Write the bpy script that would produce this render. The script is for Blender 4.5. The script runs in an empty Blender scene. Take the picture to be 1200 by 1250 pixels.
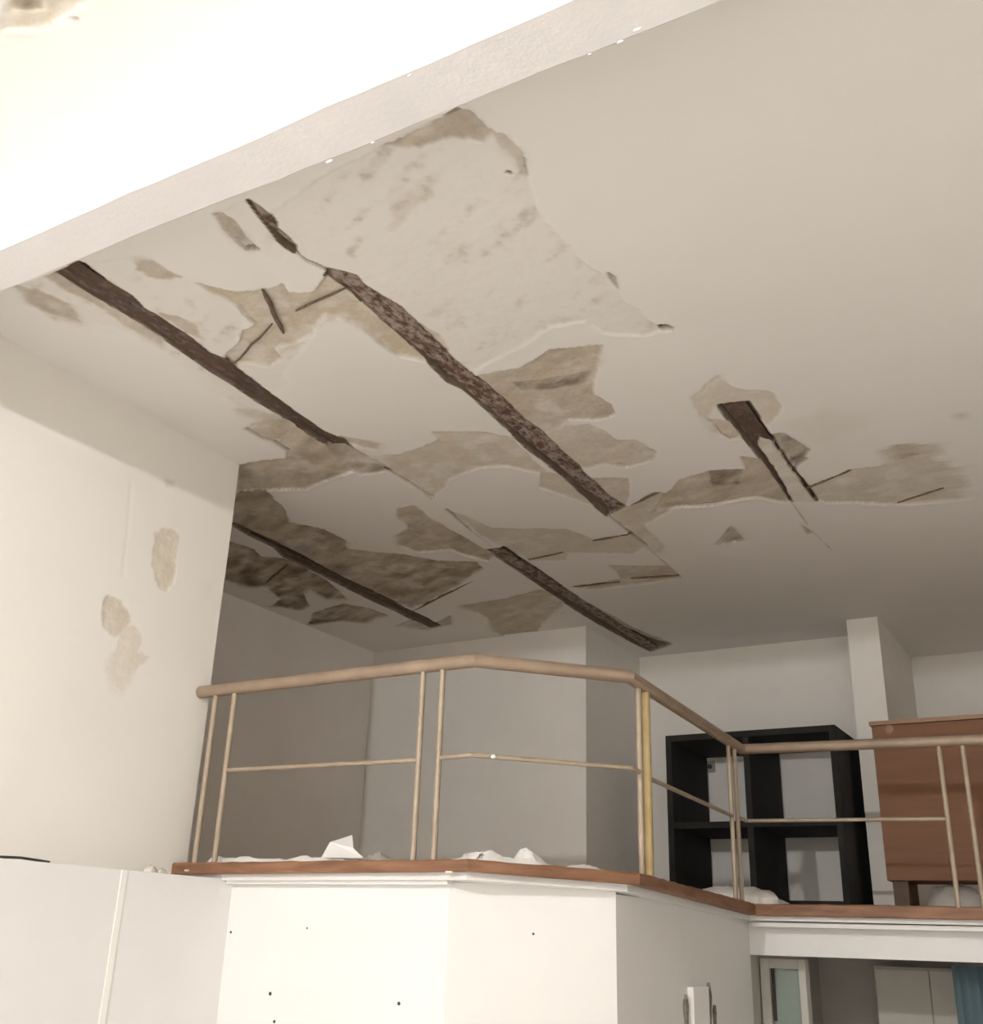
import bpy, bmesh, math, random
import numpy as np
from mathutils import Vector, Matrix

random.seed(7)
SC = bpy.context.scene
COL = SC.collection

# ------------------------------------------------------------------ camera
U = 1.1            # metres per plan unit
EYE = 1.75         # eye height above the studio floor
F_PX, YAW, PITCH, ROLL = 1300.89, 0.536484, 0.384853, 0.033795

def cam_axes():
    f = np.array([-math.sin(YAW) * math.cos(PITCH), math.cos(YAW) * math.cos(PITCH), math.sin(PITCH)])
    r = np.cross(f, [0, 0, 1.0]); r /= np.linalg.norm(r)
    u = np.cross(r, f)
    c, s = math.cos(ROLL), math.sin(ROLL)
    return c * r + s * u, -s * r + c * u, f
RX, UP, FW = cam_axes()
cam_data = bpy.data.cameras.new('camera')
cam_data.sensor_fit = 'HORIZONTAL'
cam_data.sensor_width = 36.0
cam_data.lens = F_PX / 1200 * 36.0
cam_data.clip_start = 0.05
cam = bpy.data.objects.new('camera', cam_data)
COL.objects.link(cam)
cam.matrix_world = Matrix(((RX[0], UP[0], -FW[0], 0), (RX[1], UP[1], -FW[1], 0), (RX[2], UP[2], -FW[2], EYE), (0, 0, 0, 1)))
SC.camera = cam

# ------------------------------------------------------------------ light and exposure
wd = bpy.data.worlds.new('world'); SC.world = wd
wd.use_nodes = True
wd.node_tree.nodes['Background'].inputs[0].default_value = (0.02, 0.022, 0.03, 1)
wd.node_tree.nodes['Background'].inputs[1].default_value = 1.0
BULB = 12600.0                       # radiance of the bare studio bulb
BULB_COLOUR = (1.0, 0.99, 0.985)
BULB_AT = (-1.38, -2.0, 2.135)      # plan units, z from the eye
SC.view_settings.view_transform = 'Standard'
SC.view_settings.look = 'None'
SC.view_settings.gamma = 1.0
SC.view_settings.use_curve_mapping = False
SC.view_settings.exposure = -0.88
SC.cycles.max_bounces = 12
SC.cycles.diffuse_bounces = 8

# ------------------------------------------------------------------ helpers
def W(x, y, z): return (x * U, y * U, z * U + EYE)
def ray(px, py):
    return (px - 600.0) / F_PX * RX - (py - 625.0) / F_PX * UP + FW
def on_z(px, py, z=2.6):
    d = ray(px, py); d = d * (z / d[2]); return d[0], d[1]
def on_x(px, py, x):
    d = ray(px, py); d = d * (x / d[0]); return d[1], d[2]
def on_y(px, py, y):
    d = ray(px, py); d = d * (y / d[1]); return d[0], d[2]

_rng = np.random.RandomState(3)
_lat = _rng.rand(256, 256)
def vnoise(x, y):
    xi = np.floor(x).astype(int); yi = np.floor(y).astype(int)
    fx = x - xi; fy = y - yi
    fx = fx * fx * (3 - 2 * fx); fy = fy * fy * (3 - 2 * fy)
    a = _lat[xi & 255, yi & 255]; b = _lat[(xi + 1) & 255, yi & 255]
    c = _lat[xi & 255, (yi + 1) & 255]; d = _lat[(xi + 1) & 255, (yi + 1) & 255]
    return (a * (1 - fx) + b * fx) * (1 - fy) + (c * (1 - fx) + d * fx) * fy
def fbm(x, y, oct=4):
    s = 0; a = 0.5
    for k in range(oct):
        s = s + a * vnoise(x + 17.3 * k, y - 9.1 * k); x = x * 2.03; y = y * 2.03; a *= 0.5
    return s / (1 - 0.5 ** oct)
def sstep(a, b, v):
    t = np.clip((v - a) / (b - a), 0, 1); return t * t * (3 - 2 * t)
def sdf_poly(X, Y, poly):
    d = np.full(X.shape, 1e9); ins = np.zeros(X.shape, bool)
    n = len(poly)
    for i in range(n):
        ax, ay = poly[i]; bx, by = poly[(i + 1) % n]
        ex, ey = bx - ax, by - ay
        t = np.clip(((X - ax) * ex + (Y - ay) * ey) / (ex * ex + ey * ey + 1e-12), 0, 1)
        d = np.minimum(d, (X - ax - t * ex) ** 2 + (Y - ay - t * ey) ** 2)
        cond = (ay > Y) != (by > Y)
        xs = ax + (Y - ay) * ex / (ey if abs(ey) > 1e-9 else 1e-9)
        ins ^= cond & (X < xs)
    d = np.sqrt(d)
    return np.where(ins, -d, d)
def sdf_line(X, Y, pts):
    d = np.full(X.shape, 1e9)
    for (ax, ay), (bx, by) in zip(pts[:-1], pts[1:]):
        ex, ey = bx - ax, by - ay
        t = np.clip(((X - ax) * ex + (Y - ay) * ey) / (ex * ex + ey * ey + 1e-12), 0, 1)
        d = np.minimum(d, (X - ax - t * ex) ** 2 + (Y - ay - t * ey) ** 2)
    return np.sqrt(d)

def tag(o, label=None, cat=None, group=None, kind=None):
    if label: o['label'] = label
    if cat: o['category'] = cat
    if group: o['group'] = group
    if kind: o['kind'] = kind
    return o
def empty(name, loc, rz=0.0):
    o = bpy.data.objects.new(name, None); COL.objects.link(o)
    o.location = loc; o.rotation_euler = (0, 0, rz); o.empty_display_size = 0.1
    return o
class MB:
    def __init__(self): self.v = []; self.f = []
    def add(self, vs, fs):
        n = len(self.v); self.v += [tuple(map(float, p)) for p in vs]; self.f += [tuple(i + n for i in q) for q in fs]; return self
    def box(self, a, b, bev=0.0):
        x0, x1 = sorted((a[0], b[0])); y0, y1 = sorted((a[1], b[1])); z0, z1 = sorted((a[2], b[2]))
        if bev <= 0:
            return self.add([(x0, y0, z0), (x1, y0, z0), (x1, y1, z0), (x0, y1, z0), (x0, y0, z1), (x1, y0, z1), (x1, y1, z1), (x0, y1, z1)],
                            [(0, 3, 2, 1), (4, 5, 6, 7), (0, 1, 5, 4), (1, 2, 6, 5), (2, 3, 7, 6), (3, 0, 4, 7)])
        bm = bmesh.new(); bmesh.ops.create_cube(bm, size=1)
        for v in bm.verts:
            v.co = ((x0 + x1) / 2 + v.co.x * (x1 - x0), (y0 + y1) / 2 + v.co.y * (y1 - y0), (z0 + z1) / 2 + v.co.z * (z1 - z0))
        bmesh.ops.bevel(bm, geom=bm.edges[:], offset=bev, segments=2, affect='EDGES', profile=0.6)
        bm.verts.index_update()
        self.add([v.co for v in bm.verts], [[v.index for v in f.verts] for f in bm.faces]); bm.free(); return self
    def tube(self, pts, r, n=12, cap=True):
        pts = [Vector(p) for p in pts]; rings = []
        for i, p in enumerate(pts):
            if i == 0: t = (pts[1] - p).normalized(); k = 1
            elif i == len(pts) - 1: t = (p - pts[i - 1]).normalized(); k = 1
            else:
                t0 = (p - pts[i - 1]).normalized(); t1 = (pts[i + 1] - p).normalized(); t = (t0 + t1).normalized(); k = 1 / max(0.3, t.dot(t0))
            up = Vector((0, 0, 1)) if abs(t.z) < 0.9 else Vector((0, 1, 0))
            s = t.cross(up).normalized(); w = s.cross(t).normalized()
            rr = r[i] if isinstance(r, (list, tuple)) else r
            rings.append([p + s * (math.cos(2 * math.pi * j / n) * rr * k) + w * (math.sin(2 * math.pi * j / n) * rr) for j in range(n)])
        vs = [q for ring in rings for q in ring]; fs = []
        for i in range(len(pts) - 1):
            for j in range(n):
                a, b = i * n + j, i * n + (j + 1) % n; fs.append((a, b, b + n, a + n))
        if cap: fs.append(tuple(range(n - 1, -1, -1))); fs.append(tuple((len(pts) - 1) * n + j for j in range(n)))
        return self.add(vs, fs)
    def lathe(self, c, prof, n=24):
        vs = []; fs = []
        for r, z in prof:
            for j in range(n): a = 2 * math.pi * j / n; vs.append((c[0] + r * math.cos(a), c[1] + r * math.sin(a), c[2] + z))
        for i in range(len(prof) - 1):
            for j in range(n): a, b = i * n + j, i * n + (j + 1) % n; fs.append((a, b, b + n, a + n))
        fs.append(tuple(range(n - 1, -1, -1))); fs.append(tuple((len(prof) - 1) * n + j for j in range(n)))
        return self.add(vs, fs)
    def prism(self, poly, z0, z1):
        n = len(poly)
        zz0 = z0 if isinstance(z0, (list, tuple)) else [z0] * n; zz1 = z1 if isinstance(z1, (list, tuple)) else [z1] * n
        vs = [(x, y, zz0[i]) for i, (x, y) in enumerate(poly)] + [(x, y, zz1[i]) for i, (x, y) in enumerate(poly)]
        fs = [tuple(range(n - 1, -1, -1)), tuple(range(n, 2 * n))] + [(i, (i + 1) % n, (i + 1) % n + n, i + n) for i in range(n)]
        return self.add(vs, fs)
    def build(self, name, mat, parent=None, smooth=False):
        me = bpy.data.meshes.new(name); me.from_pydata(self.v, [], self.f); me.update()
        bm = bmesh.new(); bm.from_mesh(me); bmesh.ops.recalc_face_normals(bm, faces=bm.faces[:]); bm.to_mesh(me); bm.free()
        if smooth:
            me.polygons.foreach_set('use_smooth', [True] * len(me.polygons)); me.set_sharp_from_angle(angle=math.radians(40))
        me.materials.append(mat)
        o = bpy.data.objects.new(name, me); COL.objects.link(o)
        if parent is not None:
            o.parent = parent; o.matrix_parent_inverse = Matrix.Translation(parent.location).inverted() if parent.type == 'EMPTY' else Matrix()
        return o
def struct(o): o['kind'] = 'structure'; return o

# ------------------------------------------------------------------ materials
def newmat(name):
    m = bpy.data.materials.new(name); m.use_nodes = True
    return m, m.node_tree, m.node_tree.nodes['Principled BSDF']
def N(nt, t, **kw):
    n = nt.nodes.new(t)
    for k, v in kw.items(): setattr(n, k, v)
    return n
def noise(nt, scale, detail=4, rough=0.55, vec=None):
    n = N(nt, 'ShaderNodeTexNoise'); n.inputs['Scale'].default_value = scale; n.inputs['Detail'].default_value = detail; n.inputs['Roughness'].default_value = rough
    if vec is not None: nt.links.new(vec, n.inputs['Vector'])
    return n.outputs['Fac']
def ramp(nt, fac, stops):
    r = N(nt, 'ShaderNodeValToRGB'); e = r.color_ramp.elements
    while len(e) < len(stops): e.new(0.5)
    for i, (p, c) in enumerate(stops): e[i].position = p; e[i].color = tuple(c) + (1,) if len(c) == 3 else c
    nt.links.new(fac, r.inputs['Fac']); return r.outputs['Color']
def mixc(nt, fac, a, b):
    m = N(nt, 'ShaderNodeMix', data_type='RGBA')
    for s, v in ((m.inputs['Factor'], fac), (m.inputs[6], a), (m.inputs[7], b)):
        if isinstance(v, (int, float)): s.default_value = v
        elif isinstance(v, tuple): s.default_value = v + (1,) if len(v) == 3 else v
        else: nt.links.new(v, s)
    return m.outputs[2]
def bump(nt, bsdf, h, strength=0.3, dist=0.01):
    b = N(nt, 'ShaderNodeBump'); b.inputs['Strength'].default_value = strength; b.inputs['Distance'].default_value = dist
    nt.links.new(h, b.inputs['Height']); nt.links.new(b.outputs['Normal'], bsdf.inputs['Normal'])
def coords(nt, scale=(1, 1, 1)):
    t = N(nt, 'ShaderNodeTexCoord'); m = N(nt, 'ShaderNodeMapping'); m.inputs['Scale'].default_value = scale
    nt.links.new(t.outputs['Object'], m.inputs['Vector']); return m.outputs['Vector']
def simple(name, c1, c2=None, scale=6, rough=0.8, metal=0.0, bmp=0.0, bscale=60, stretch=(1, 1, 1), lo=0.35, hi=0.7):
    m, nt, b = newmat(name); v = coords(nt, stretch)
    if c2 is None: b.inputs['Base Color'].default_value = c1 + (1,)
    else: nt.links.new(ramp(nt, noise(nt, scale, 5, 0.6, v), [(lo, c1), (hi, c2)]), b.inputs['Base Color'])
    b.inputs['Roughness'].default_value = rough; b.inputs['Metallic'].default_value = metal
    if bmp: bump(nt, b, noise(nt, bscale, 4, 0.6, v), bmp, 0.01)
    return m
M = {}
PAINT = (0.735, 0.715, 0.685)
M['wall'] = simple('wall_paint', (0.78, 0.755, 0.715), (0.82, 0.80, 0.765), 1.5, 0.85, 0, 0.12, 45)
M['wall_cool'] = simple('lower_wall_paint', (0.74, 0.73, 0.72), (0.77, 0.76, 0.75), 2, 0.75, 0, 0.06, 30)
M['beam'] = simple('beam_paint', (0.70, 0.69, 0.69), (0.74, 0.73, 0.73), 4, 0.85, 0, 0.15, 40)
def plaster_mat(name, paint, tan_, grey_, dark_):
    m, nt, b = newmat(name); v = coords(nt)
    def at(n): a = N(nt, 'ShaderNodeAttribute'); a.attribute_name = n; return a.outputs['Fac']
    big = noise(nt, 1.3, 5, 0.6, v); mid = noise(nt, 7, 6, 0.65, v); fine = noise(nt, 38, 5, 0.6, v)
    p = mixc(nt, big, tuple(c * 0.97 for c in paint), tuple(min(1, c * 1.03) for c in paint))
    sub = mixc(nt, at('tint'), grey_, tan_)
    sub = mixc(nt, ramp(nt, mid, [(0.35, (0, 0, 0)), (0.7, (0.55, 0.55, 0.55))]), sub, paint)
    sub = mixc(nt, ramp(nt, fine, [(0.4, (0, 0, 0)), (0.75, (0.5, 0.5, 0.5))]), sub, tuple(c * 0.80 for c in tan_))
    c = mixc(nt, at('exposed'), p, sub)
    c = mixc(nt, at('dark'), c, dark_)
    nt.links.new(c, b.inputs['Base Color']); b.inputs['Roughness'].default_value = 0.92
    h = N(nt, 'ShaderNodeMath', operation='MULTIPLY'); nt.links.new(fine, h.inputs[0])
    a2 = N(nt, 'ShaderNodeMath', operation='MULTIPLY_ADD'); nt.links.new(at('exposed'), a2.inputs[0]); a2.inputs[1].default_value = 1.0; a2.inputs[2].default_value = 0.12
    nt.links.new(a2.outputs[0], h.inputs[1]); bump(nt, b, h.outputs[0], 0.5, 0.008)
    return m
M['ceiling'] = plaster_mat('damaged_ceiling_plaster', PAINT, (0.54, 0.455, 0.33), (0.49, 0.43, 0.36), (0.145, 0.105, 0.075))
M['wall_damaged'] = plaster_mat('patched_wall_plaster', (0.80, 0.775, 0.73), (0.66, 0.58, 0.45), (0.62, 0.57, 0.48), (0.36, 0.31, 0.24))
def rust_mat(name, dark, red, grey, lo, hi, greyamt):
    m, nt, b = newmat(name); v = coords(nt, (1, 0.45, 1))
    n1 = noise(nt, 14, 7, 0.7, v); n2 = noise(nt, 34, 6, 0.65, v)
    c = ramp(nt, n1, [(0.3, dark), (0.62, red)])
    g = ramp(nt, n2, [(lo, (0, 0, 0)), (hi, (greyamt,) * 3)])
    nt.links.new(mixc(nt, g, c, grey), b.inputs['Base Color']); b.inputs['Roughness'].default_value = 0.9
    bump(nt, b, n2, 0.8, 0.01); return m
M['rust_dark'] = rust_mat('dark_rust', (0.05, 0.034, 0.025), (0.105, 0.06, 0.042), (0.24, 0.20, 0.17), 0.5, 0.72, 0.6)
M['rust_grey'] = rust_mat('flaking_rust', (0.06, 0.038, 0.03), (0.13, 0.062, 0.042), (0.37, 0.31, 0.27), 0.42, 0.6, 0.85)
M['rebar'] = simple('rebar_rust', (0.12, 0.085, 0.06), (0.23, 0.165, 0.115), 40, 0.9, 0, 0.5, 120)
M['brass'] = simple('worn_bronze_tube', (0.30, 0.24, 0.175), (0.38, 0.31, 0.235), 9, 0.5, 0.15, 0.05, 60)
M['handrail'] = simple('bronze_handrail', (0.26, 0.19, 0.135), (0.33, 0.25, 0.185), 5, 0.5, 0.15, 0.08, 50)
M['gold'] = simple('brass_post', (0.43, 0.32, 0.15), (0.52, 0.41, 0.22), 8, 0.4, 0.4, 0.04, 60)
M['trim'] = simple('red_brown_wood', (0.15, 0.066, 0.033), (0.27, 0.135, 0.07), 7, 0.55, 0, 0.2, 50, (0.5, 0.5, 4))
M['paint_drip'] = simple('old_cream_paint', (0.70, 0.60, 0.48), None, rough=0.8)
M['cabinet'] = simple('brown_veneer', (0.145, 0.055, 0.018), (0.18, 0.072, 0.026), 3, 0.6, 0, 0.06, 40, (0.6, 1, 7))
M['cabinet_edge'] = simple('light_brown_edge', (0.24, 0.13, 0.068), (0.30, 0.17, 0.09), 5, 0.5)
M['cabinet_dark'] = simple('dark_cabinet_leg', (0.07, 0.035, 0.02), (0.11, 0.055, 0.03), 5, 0.6)
M['black'] = simple('black_laminate', (0.011, 0.010, 0.009), (0.018, 0.016, 0.014), 4, 0.85)
M['sheet'] = simple('white_plastic_sheet', (0.78, 0.76, 0.73), (0.86, 0.85, 0.83), 6, 0.45)
M['paper'] = simple('white_paper', (0.84, 0.83, 0.82), None, rough=0.8)
M['greybag'] = simple('grey_bag', (0.40, 0.38, 0.35), (0.50, 0.48, 0.45), 8, 0.6, 0, 0.3, 30)
M['plaster_lump'] = simple('loose_plaster', (0.62, 0.57, 0.5), (0.75, 0.71, 0.64), 30, 0.95, 0, 0.5, 60)
M['cable'] = simple('black_cable', (0.03, 0.028, 0.025), None, rough=0.5)
M['plastic'] = simple('white_plastic', (0.82, 0.81, 0.78), None, rough=0.4)
M['grey_plastic'] = simple('grey_plastic', (0.35, 0.33, 0.31), None, rough=0.5)
M['floor'] = simple('pale_floor_tile', (0.66, 0.635, 0.60), (0.72, 0.70, 0.665), 3, 0.5)
M['loft_bounce_tan'] = simple('loft_bounce_tan', (0.46, 0.35, 0.24), (0.54, 0.42, 0.30), 4, 0.6)
M['hole'] = simple('dark_wall_hole', (0.05, 0.045, 0.04), None, rough=0.9)
M['chip'] = simple('chipped_plaster', (0.12, 0.105, 0.09), (0.3, 0.27, 0.23), 14, 0.95, 0, 0.4, 60)
M['frame'] = simple('door_frame_paint', (0.55, 0.53, 0.48), (0.6, 0.58, 0.53), 5, 0.6)
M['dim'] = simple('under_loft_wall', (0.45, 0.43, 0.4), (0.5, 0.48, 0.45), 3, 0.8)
m, nt, b = newmat('greenish_glass'); b.inputs['Base Color'].default_value = (0.62, 0.72, 0.67, 1); b.inputs['Roughness'].default_value = 0.25; b.inputs['Transmission Weight'].default_value = 0.6; M['glass'] = m
m, nt, b = newmat('blue_cloth'); b.inputs['Base Color'].default_value = (0.085, 0.13, 0.15, 1); b.inputs['Roughness'].default_value = 0.9; M['blue'] = m
m, nt, b = newmat('bulb_glow'); b.inputs['Base Color'].default_value = (1, 1, 1, 1); b.inputs['Emission Color'].default_value = BULB_COLOUR + (1,); b.inputs['Emission Strength'].default_value = BULB; M['bulb'] = m

# ------------------------------------------------------------------ height-field surfaces with fallen plaster
def relief(xs, ys, layers, cracks_and_shade, to_xyz, name, mat, base_amp=0.002, back=None):
    """xs, ys plan coordinates in metres; layers (poly, depth, exposed, tint, dark, jitter, soft); cracks (pts, width, depth, dark)"""
    X, Y = np.meshgrid(xs, ys, indexing='ij')
    D = (fbm(X * 1.7 + 5, Y * 1.7, 3) - 0.5) * base_amp * 2
    E = np.zeros(X.shape); T = np.zeros(X.shape); K = np.zeros(X.shape)
    jn = fbm(X * 9 + 31, Y * 9 + 7, 4) - 0.5
    jf = fbm(X * 45 + 3, Y * 45 + 11, 2) - 0.5
    rough = fbm(X * 16 + 77, Y * 16 + 5, 4) - 0.5
    blot = fbm(X * 5.0 + 13, Y * 5.0 + 41, 5)
    soften = fbm(X * 3.1 + 53, Y * 3.1 + 23, 3)
    ca, sa = math.cos(.5), math.sin(.5)
    streak = fbm((X * ca - Y * sa) * 4 + 3, (X * sa + Y * ca) * 13 + 8, 5)
    isle = fbm(X * 6.3 + 90, Y * 8.7 + 60, 5)
    blot2 = fbm(X * 22 + 9, Y * 22 + 71, 3)
    def box_of(poly, pad):
        px = [q[0] for q in poly]; py = [q[1] for q in poly]
        i0, i1 = np.searchsorted(xs, min(px) - pad), np.searchsorted(xs, max(px) + pad)
        j0, j1 = np.searchsorted(ys, min(py) - pad), np.searchsorted(ys, max(py) + pad)
        return (slice(max(i0, 0), i1), slice(max(j0, 0), j1))
    for L in layers:
        poly, dep, ex, ti, dk, jit, soft = L[:7]; mode = L[7] if len(L) > 7 else ''
        s = box_of(poly, 0.12)
        if X[s].size == 0: continue
        jj = jit * (1.0 if dep > .04 else 1.7)
        d = sdf_poly(X[s], Y[s], poly) + jn[s] * jj * 2 + jf[s] * jj * 0.8 - (.004 if dep > .04 else 0)
        w = sstep(soft, -soft, d)
        fe = soft + (0.0 if dep > .04 else .045) * sstep(.48, .66, soften[s])
        we = sstep(fe, -fe, d) if dep < .04 else sstep(soft, -soft, d - .010)
        if mode == 'mottle':       # partly scraped skim: spots of base coat showing through
            spots = sstep(0.50, 0.72, streak[s] * 0.6 + blot[s] * 0.25 + blot2[s] * 0.15)
            D[s] = D[s] * (1 - w) + (dep + rough[s] * 0.004 + spots * 0.002) * w
            E[s] = np.maximum(E[s], w * (0.10 + ex * spots * .75)); T[s] = T[s] * (1 - w) + ti * w
            K[s] = np.maximum(K[s], w * dk * spots * sstep(0.5, 0.8, blot2[s]))
        elif mode == 'stain':      # colour only, no loss of plaster
            ww = sstep(0.06, -0.06, d) * (0.45 + 0.9 * (blot[s] - 0.2))
            E[s] = np.maximum(E[s], np.clip(ww * ex, 0, 1)); T[s] = T[s] * (1 - w) + ti * w
            K[s] = np.maximum(K[s], np.clip(ww * dk, 0, 1))
        else:
            D[s] = D[s] * (1 - w) + (dep + rough[s] * 0.010 * min(1, ex + 0.1)) * w
            left = 0 if dep > .04 else sstep(.55, .75, isle[s]) * .45
            E[s] = E[s] * (1 - we) + ex * (1 - left) * we; T[s] = T[s] * (1 - w) + np.clip(ti + (blot[s] - .5) * 1.2, 0, 1) * w
            kk = np.clip(dk * (0.25 + 4.0 * (streak[s] * .6 + blot[s] * .4 - .36)) * (1 - left), 0, 1) if dk < 0.85 else dk
            wk = we if dep > .04 else w
            K[s] = K[s] * (1 - wk) + kk * wk
    for pts, wid, dep, dk in cracks_and_shade:
        s = box_of(pts, 0.1)
        if X[s].size == 0: continue
        d = sdf_line(X[s], Y[s], pts) + (jn[s] * 0.012 + jf[s] * 0.004)
        w = sstep(wid, wid * 0.3, d)
        D[s] = D[s] + dep * w; K[s] = np.maximum(K[s], w * dk)
    nx, ny = len(xs), len(ys)
    P = to_xyz(X, Y, D).reshape(-1, 3)
    I = np.arange(nx * ny).reshape(nx, ny)
    q = np.stack([I[:-1, :-1], I[:-1, 1:], I[1:, 1:], I[1:, :-1]], -1).reshape(-1, 4)
    c = [I[0, 0], I[-1, 0], I[-1, -1], I[0, -1]]
    nv = nx * ny
    Bk = [to_xyz(np.array(X.flat[i]), np.array(Y.flat[i]), np.array(back)).reshape(3) for i in c]
    P = np.vstack([P, Bk])
    extra = [(nv, nv + 1, nv + 2, nv + 3), (c[0], c[1], nv + 1, nv), (c[1], c[2], nv + 2, nv + 1), (c[2], c[3], nv + 3, nv + 2), (c[3], c[0], nv, nv + 3)]
    q = np.vstack([q, np.array(extra)])
    me = bpy.data.meshes.new(name)
    me.vertices.add(len(P)); me.vertices.foreach_set('co', P.astype(np.float32).ravel())
    me.loops.add(q.size); me.loops.foreach_set('vertex_index', q.astype(np.int32).ravel())
    me.polygons.add(len(q)); me.polygons.foreach_set('loop_start', np.arange(0, q.size, 4, dtype=np.int32))
    sm = np.ones(len(q), bool); sm[-5:] = False
    me.update(calc_edges=True); me.polygons.foreach_set('use_smooth', sm)
    for nm, A in (('exposed', E), ('tint', T), ('dark', K)):
        at = me.attributes.new(nm, 'FLOAT', 'POINT'); at.data.foreach_set('value', np.concatenate([np.clip(A, 0, 1).ravel(), np.zeros(4)]).astype(np.float32))
    me.set_sharp_from_angle(angle=math.radians(38))
    me.materials.append(mat); me.update()
    o = bpy.data.objects.new(name, me); COL.objects.link(o); return struct(o)

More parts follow.
